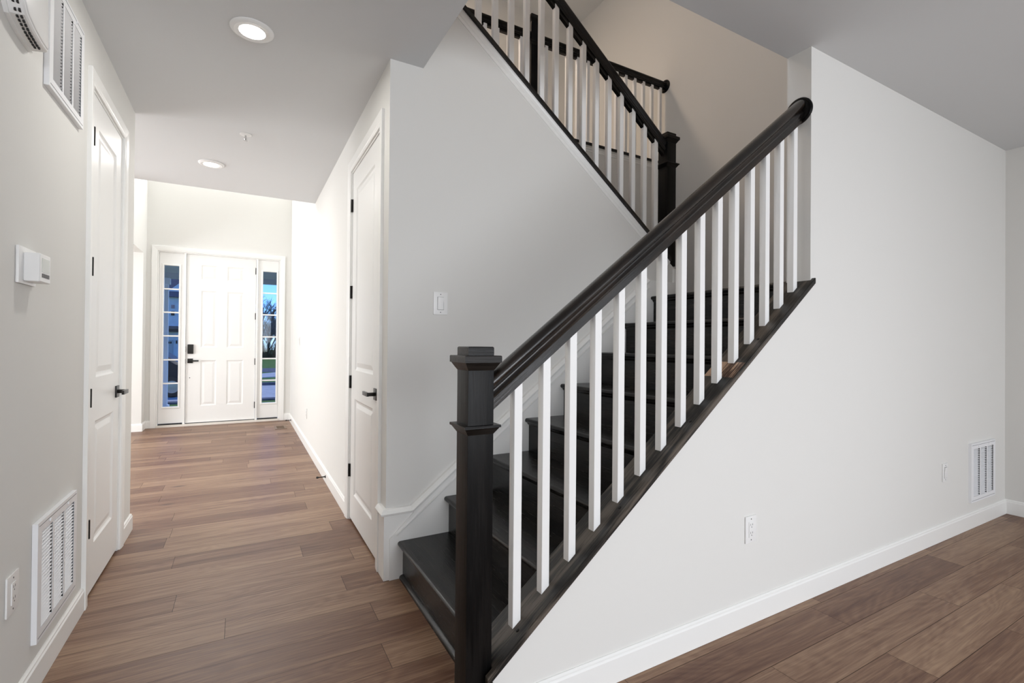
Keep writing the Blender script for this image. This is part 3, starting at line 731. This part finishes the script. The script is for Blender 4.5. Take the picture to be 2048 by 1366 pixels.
# recessed ceiling lights
def downlight(x, y, label):
    t = thing('ceiling_light', label, 'ceiling light', (x, y, ZC), 'recessed hall lights')
    obj('trim_ring', MB().lathe([(.070, -.0005), (.094, -.0005), (.094, -.004), (.088, -.010), (.076, -.014), (.070, -.012)], (x, y, ZC), 'z', 56), M_plastic, t, smooth=True)
    obj('lens', MB().lathe([(.001, -.006), (.0705, -.006), (.0705, -.011), (.05, -.0125), (.001, -.013)], (x, y, ZC), 'z', 48), M_lens, t, smooth=True)
    lamp('hall_led', 'AREA', (x, y, ZC - .016), 7, (1, .97, .92), (0, 0, 0), .13, .13, 'DISK')
downlight(.021, 2.61, 'larger-looking round ceiling light, the nearer one in the hall')
downlight(-.250, 4.74, 'round ceiling light farther down the hall near the foyer')
for x, y in ((1.2, -1.2), (3.4, -1.2)):
    pass
# sprinkler head
t = thing('sprinkler_head', 'small white fire sprinkler head on the hall ceiling between the lights', 'sprinkler', (-.002, 3.95, ZC))
obj('escutcheon', MB().lathe([(.001, -.0005), (.038, -.0005), (.038, -.003), (.030, -.007), (.012, -.008), (.001, -.008)], (-.002, 3.95, ZC), 'z', 32), M_plastic, t, smooth=True)
M_chrome = bump_noise(mat('chrome', (.55, .55, .55, 1), .25, metal=1), 30, .01)
obj('deflector', MB().lathe([(.001, -.008), (.006, -.008), (.006, -.026), (.010, -.034), (.004, -.044), (.013, -.0445), (.013, -.046), (.001, -.046)], (-.002, 3.95, ZC), 'z', 20), M_chrome, t, smooth=True)

# door stops on the baseboard, floor register, wire loop
def stop(y, label):
    x = XB - .0135
    t = thing('door_stop', label, 'door stop', (x, y, .055), 'black door stops on the hall baseboard')
    obj('stem', MB().lathe([(.013, 0), (.013, -.004), (.005, -.007), (.0045, -.062), (.001, -.062)], (x, y, .055), 'x', 14), M_black, t, smooth=True)
    obj('rubber_tip', MB().lathe([(.001, -.058), (.008, -.058), (.0095, -.066), (.008, -.076), (.001, -.077)], (x, y, .055), 'x', 14), M_rubber, t, smooth=True)
stop(4.50, 'black door stop on the right hall baseboard, the nearer one')
stop(8.02, 'black door stop on the right hall baseboard close to the front door')
t = thing('floor_register', 'brown slotted floor register in the floor near the front door', 'floor vent', (.475, 7.72, 0))
M_reg = bump_noise(mat('brown_register', (.22, .15, .10, 1), .45, metal=.3), 60, .05)
fr = MB().box(.405, .555, 7.57, 7.60, .0003, .005).box(.405, .555, 7.85, 7.88, .0003, .005).box(.405, .432, 7.60, 7.85, .0003, .005).box(.528, .555, 7.60, 7.85, .0003, .005)
obj('register_frame', fr, M_reg, t)
obj('duct_opening', MB().box(.432, .528, 7.60, 7.85, .0003, .001), M_dark, t)
sl = MB()
for i in range(12): sl.box(.432, .528, 7.608 + i * .0205, 7.614 + i * .0205, .001, .0042)
obj('fins', sl, M_reg, t)
w_ = MB().tube([(XB - .006, 7.30, 3.40), (XB - .014, 7.34, 3.17), (XB - .02, 7.40, 3.10), (XB - .014, 7.46, 3.18), (XB - .006, 7.50, 3.40)], .003, 6)
tag(obj('hanging_wire', w_, M_plastic), 'thin white wire loop hanging high on the right foyer wall', 'wire')

# ------------------------------------------------------------------ outside, seen through the side lights
def flat(name, c, rough=.9, sc_=8, var=.25):
    m = mat(name, c, rough, spec=.2); L = m.node_tree.links; b = m.node_tree.nodes['Principled BSDF']
    tc = N(m, 'ShaderNodeTexCoord'); no = N(m, 'ShaderNodeTexNoise'); no.inputs['Scale'].default_value = sc_; no.inputs['Detail'].default_value = 6
    cr = N(m, 'ShaderNodeValToRGB'); cr.color_ramp.elements[0].position = .3; cr.color_ramp.elements[1].position = .7
    cr.color_ramp.elements[0].color = tuple(v * (1 - var) for v in c[:3]) + (1,); cr.color_ramp.elements[1].color = tuple(min(1, v * (1 + var)) for v in c[:3]) + (1,)
    L.new(tc.outputs['Object'], no.inputs['Vector']); L.new(no.outputs['Fac'], cr.inputs[0]); L.new(cr.outputs[0], b.inputs['Base Color'])
    return m
M_grass = flat('lawn_grass', (.13, .24, .05, 1), sc_=3)
M_asph = flat('asphalt', (.16, .17, .20, 1), sc_=6)
M_conc = flat('concrete', (.62, .62, .62, 1), sc_=5, var=.1)
M_side = flat('white_siding', (.84, .86, .90, 1), sc_=2, var=.06)
M_roof = flat('grey_shingles', (.16, .16, .19, 1), sc_=14)
M_bark = flat('grey_bark', (.17, .15, .15, 1), sc_=9)
M_dk = flat('dark_navy_paint', (.02, .024, .034, 1), .35, sc_=2)
M_brush = flat('dry_brush', (.23, .14, .07, 1), sc_=10, var=.5)
M_fence = flat('black_fence', (.02, .02, .022, 1), .5)
M_soff = flat('porch_soffit', (.60, .62, .62, 1), sc_=4, var=.04)
ZG = -.5
obj('ground_lawn', MB().box(-60, 60, 10.62, 120, ZG - .2, ZG), M_grass, kind=S)
obj('road', MB().box(-60, 60, 31.3, 35.9, ZG + .001, ZG + .012), M_asph, kind=S)
mb = MB().prism([(-60, 24.6), (-1, 25.2), (2.5, 27.3), (60, 30), (60, 31.2), (2, 31.2), (.2, 28.6), (-1, 28.1), (-60, 27.8)], ZG + .001, ZG + .03, 'z')
obj('sidewalk', mb, M_conc, kind=S)
obj('driveway', MB().box(-60, 60, 16.5, 21.6, ZG + .001, ZG + .015), M_conc, kind=S)
obj('curb', MB().box(-60, 60, 21.6, 21.8, ZG + .001, ZG + .12).box(-60, 60, 16.1, 16.5, ZG + .001, ZG + .05), M_asph, kind=S)
obj('ground_hedge_bank', MB().prism([(36.2, ZG), (45, ZG), (45, ZG + .35)], 1.0, 60, 'x'), M_grass, kind=S)
# porch
obj('porch_floor', MB().box(-3.2, 2.6, YD + .151, 10.60, -.30, -.04), M_conc, kind=S)
obj('porch_ceiling', MB().box(-3.2, 2.6, YD + .151, 10.45, 2.45, 2.75).box(-3.2, 2.6, 10.45, 10.60, 2.36, 2.75), M_soff, kind=S)
tag(obj('porch_column', MB().box(-1.275, -1.175, 10.46, 10.56, -.039, 2.359).box(-1.30, -1.15, 10.44, 10.58, -.039, .10).box(-1.30, -1.15, 10.44, 10.58, 2.25, 2.359), M_side, bevel=.004), 'white porch column outside the left side light', 'column')
# house
hs = thing('house', 'white sided house with grey gabled roof seen through the left side light', 'house', (-5, 51, ZG))
sd = MB().box(-12, -1.2, 50, 57, ZG + .001, 5.0)
for i in range(28): sd.box(-12.01, -1.19, 49.97, 50, ZG + .2 + i * .19, ZG + .2 + i * .19 + .02)
sd.prism([(-6.2, 5.0), (.2, 5.0), (-3, 7.9)], 49.96, 50.2, 'y')
obj('siding', sd, M_side, hs)
obj('roof', MB().prism([(49.4, 5.0), (58.6, 5.0), (54, 9.2)], -12.6, 1.0, 'x'), M_roof, hs)
obj('porch_roof', MB().prism([(49.0, 2.05), (50, 2.05), (50, 2.55), (49.0, 2.30)], -7.0, -4.75, 'x'), M_dk, hs)
hd = obj('door_front', MB().box(-5.80, -5.24, 49.93, 49.96, ZG + .002, 1.36), M_soff, hs)
obj('door_window', MB().box(-5.72, -5.62, 49.91, 49.93, 1.05, 1.22).box(-5.58, -5.48, 49.91, 49.93, 1.05, 1.22).box(-5.44, -5.34, 49.91, 49.93, 1.05, 1.22), M_dk, hd)
obj('lantern', MB().box(-5.03, -4.93, 49.85, 49.93, 1.05, 1.32), M_fence, hs)
obj('gable_window', MB().box(-5.40, -5.16, 49.88, 49.96, 3.45, 3.80), M_dk, hs)
M_red = flat('brick_red', (.55, .38, .38, 1), sc_=6)
obj('brick_accent', MB().box(-5.40, -5.16, 49.90, 49.96, 4.05, 4.35), M_red, hs)
# low fence with white caps
fe = thing('fence', 'low black fence with a row of white blocks across the street', 'fence', (-6, 39, ZG))
fm = MB()
for i in range(52): fm.box(-9 + i * .15, -8.93 + i * .15, 39, 39.05, ZG + .001, ZG + .42)
fm.box(-9, -1.1, 39, 39.04, ZG + .36, ZG + .42).box(-9, -1.1, 39.05, 39.08, ZG + .02, ZG + .36)
obj('fence_panel', fm, M_fence, fe)
for i in range(26): obj('white_block', MB().box(-9 + i * .30, -8.86 + i * .30, 38.93, 38.99, ZG + .30, ZG + .35), M_conc, fe)
# parked car
cr_o = thing('parked_car', 'dark parked car on the driveway seen through the left side light', 'car', (-3.0, 18.9, ZG))
bodyp = [(-5.1, .28), (-5.1, .72), (-4.7, .90), (-4.2, .96), (-3.6, 1.42), (-2.3, 1.45), (-1.75, 1.05), (-1.15, .95), (-1.0, .60), (-1.0, .28)]
bd_ = MB(); bd_.loft([[(x, y, ZG + .015 + z) for x, z in [(px * 1 + (.06 if ins else 0) * (1 if px < -3 else -1), pz - (.05 if ins and pz > .5 else 0)) for px, pz in bodyp]] for y, ins in ((18.0, 1), (18.12, 0), (19.68, 0), (19.8, 1))])
obj('car_body', bd_, M_dk, cr_o, smooth=True, angle=25)
M_win = mat('car_glass', (.02, .03, .04, 1), .08)
obj('car_window', MB().prism([(-4.1, ZG + 1.0), (-3.55, ZG + 1.36), (-2.95, ZG + 1.38), (-2.95, ZG + 1.0)], 17.99, 18.02, 'y').prism([(-2.88, ZG + 1.0), (-2.88, ZG + 1.38), (-2.35, ZG + 1.38), (-1.9, ZG + 1.06)], 17.99, 18.02, 'y'), M_win, cr_o)
for xw in (-4.25, -1.9):
    for yw in (17.97, 19.62):
        wv_ = obj('wheel', MB().lathe([(.02, 0), (.30, 0), (.32, .03), (.32, .17), (.30, .20), (.02, .20)], (xw, yw, ZG + .336), 'y', 28), M_rubber, cr_o, smooth=True)
        obj('hub', MB().lathe([(.02, -.012), (.19, -.006), (.19, .01), (.02, .01)], (xw, yw, ZG + .336), 'y', 20), M_chrome, wv_, smooth=True)
obj('headlight', MB().box(-1.30, -1.06, 17.98, 18.1, ZG + .70, ZG + .84), M_chrome, cr_o, bevel=.02)
for xw in (-2.12, -2.7): obj('door_pull', MB().box(xw, xw + .12, 17.97, 18.01, ZG + .86, ZG + .89), M_chrome, cr_o)
# bare trees and brush
def tree_mesh(seed, h):
    rnd = random.Random(seed); mb = MB()
    def br(p, d, L, r, lev):
        n = 4; pts = [p]; dd = d.copy()
        for i in range(n):
            dd = (dd + Vector((rnd.uniform(-1, 1), rnd.uniform(-1, 1), rnd.uniform(-.3, .6))) * .13).normalized(); pts.append(pts[-1] + dd * L / n)
        mb.tube(pts, [r * (1 - .6 * i / n) for i in range(n + 1)], 5 if lev else 7)
        if lev >= 4: return
        for i in range(4 if lev else 7):
            k = rnd.uniform(.3, 1); q = pts[min(n, int(k * n) + (0 if k < 1 else 0))]
            e = (dd + Vector((rnd.uniform(-1, 1), rnd.uniform(-1, 1), rnd.uniform(-.1, .8))) * .75).normalized()
            br(q, e, L * rnd.uniform(.45, .7), max(r * .45, .012), lev + 1)
    br(Vector((0, 0, 0)), Vector((0, 0, 1)), h * .45, h * .016, 0)
    return mb
protos = [obj('bare_tree', tree_mesh(s_, 8), M_bark) for s_ in (1, 5, 9)]
spots = [(3.6, 55.5), (1.0, 66), (2.0, 80), (5.4, 80), (3.4, 88), (2.0, 50), (6.1, 51), (2.0, 60.5), (10.5, 51), (8.6, 57), (3.6, 68), (7.4, 66), (10.8, 63), (5.0, 74), (9.5, 73)]
for i, (x, y) in enumerate(spots):
    o = protos[i] if i < 3 else protos[i % 3].copy()
    if i >= 3: C.objects.link(o)
    o.location = (x, y, ZG + .01); o.rotation_euler = (0, 0, i * 1.3); sc1 = .85 + .1 * (i % 4); o.scale = (sc1, sc1, sc1)
    tag(o, 'bare leafless tree beyond the lawn, seen through the right side light', 'tree', 'bare trees outside')
rnd = random.Random(11); mb = MB()
for i in range(900):
    x = rnd.uniform(.9, 7); y = rnd.uniform(46.2, 48.2); hh = rnd.uniform(.5, 1.6)
    p = Vector((x, y, ZG + .30)); q = p + Vector((rnd.uniform(-.35, .35), rnd.uniform(-.3, .3), hh))
    mb.tube([p, (p + q) / 2 + Vector((rnd.uniform(-.1, .1), 0, 0)), q], [.02, .014, .006], 4)
tag(obj('dry_brush', mb, M_brush), 'tangle of dry brown brush under the bare trees', 'brush', kind='stuff')
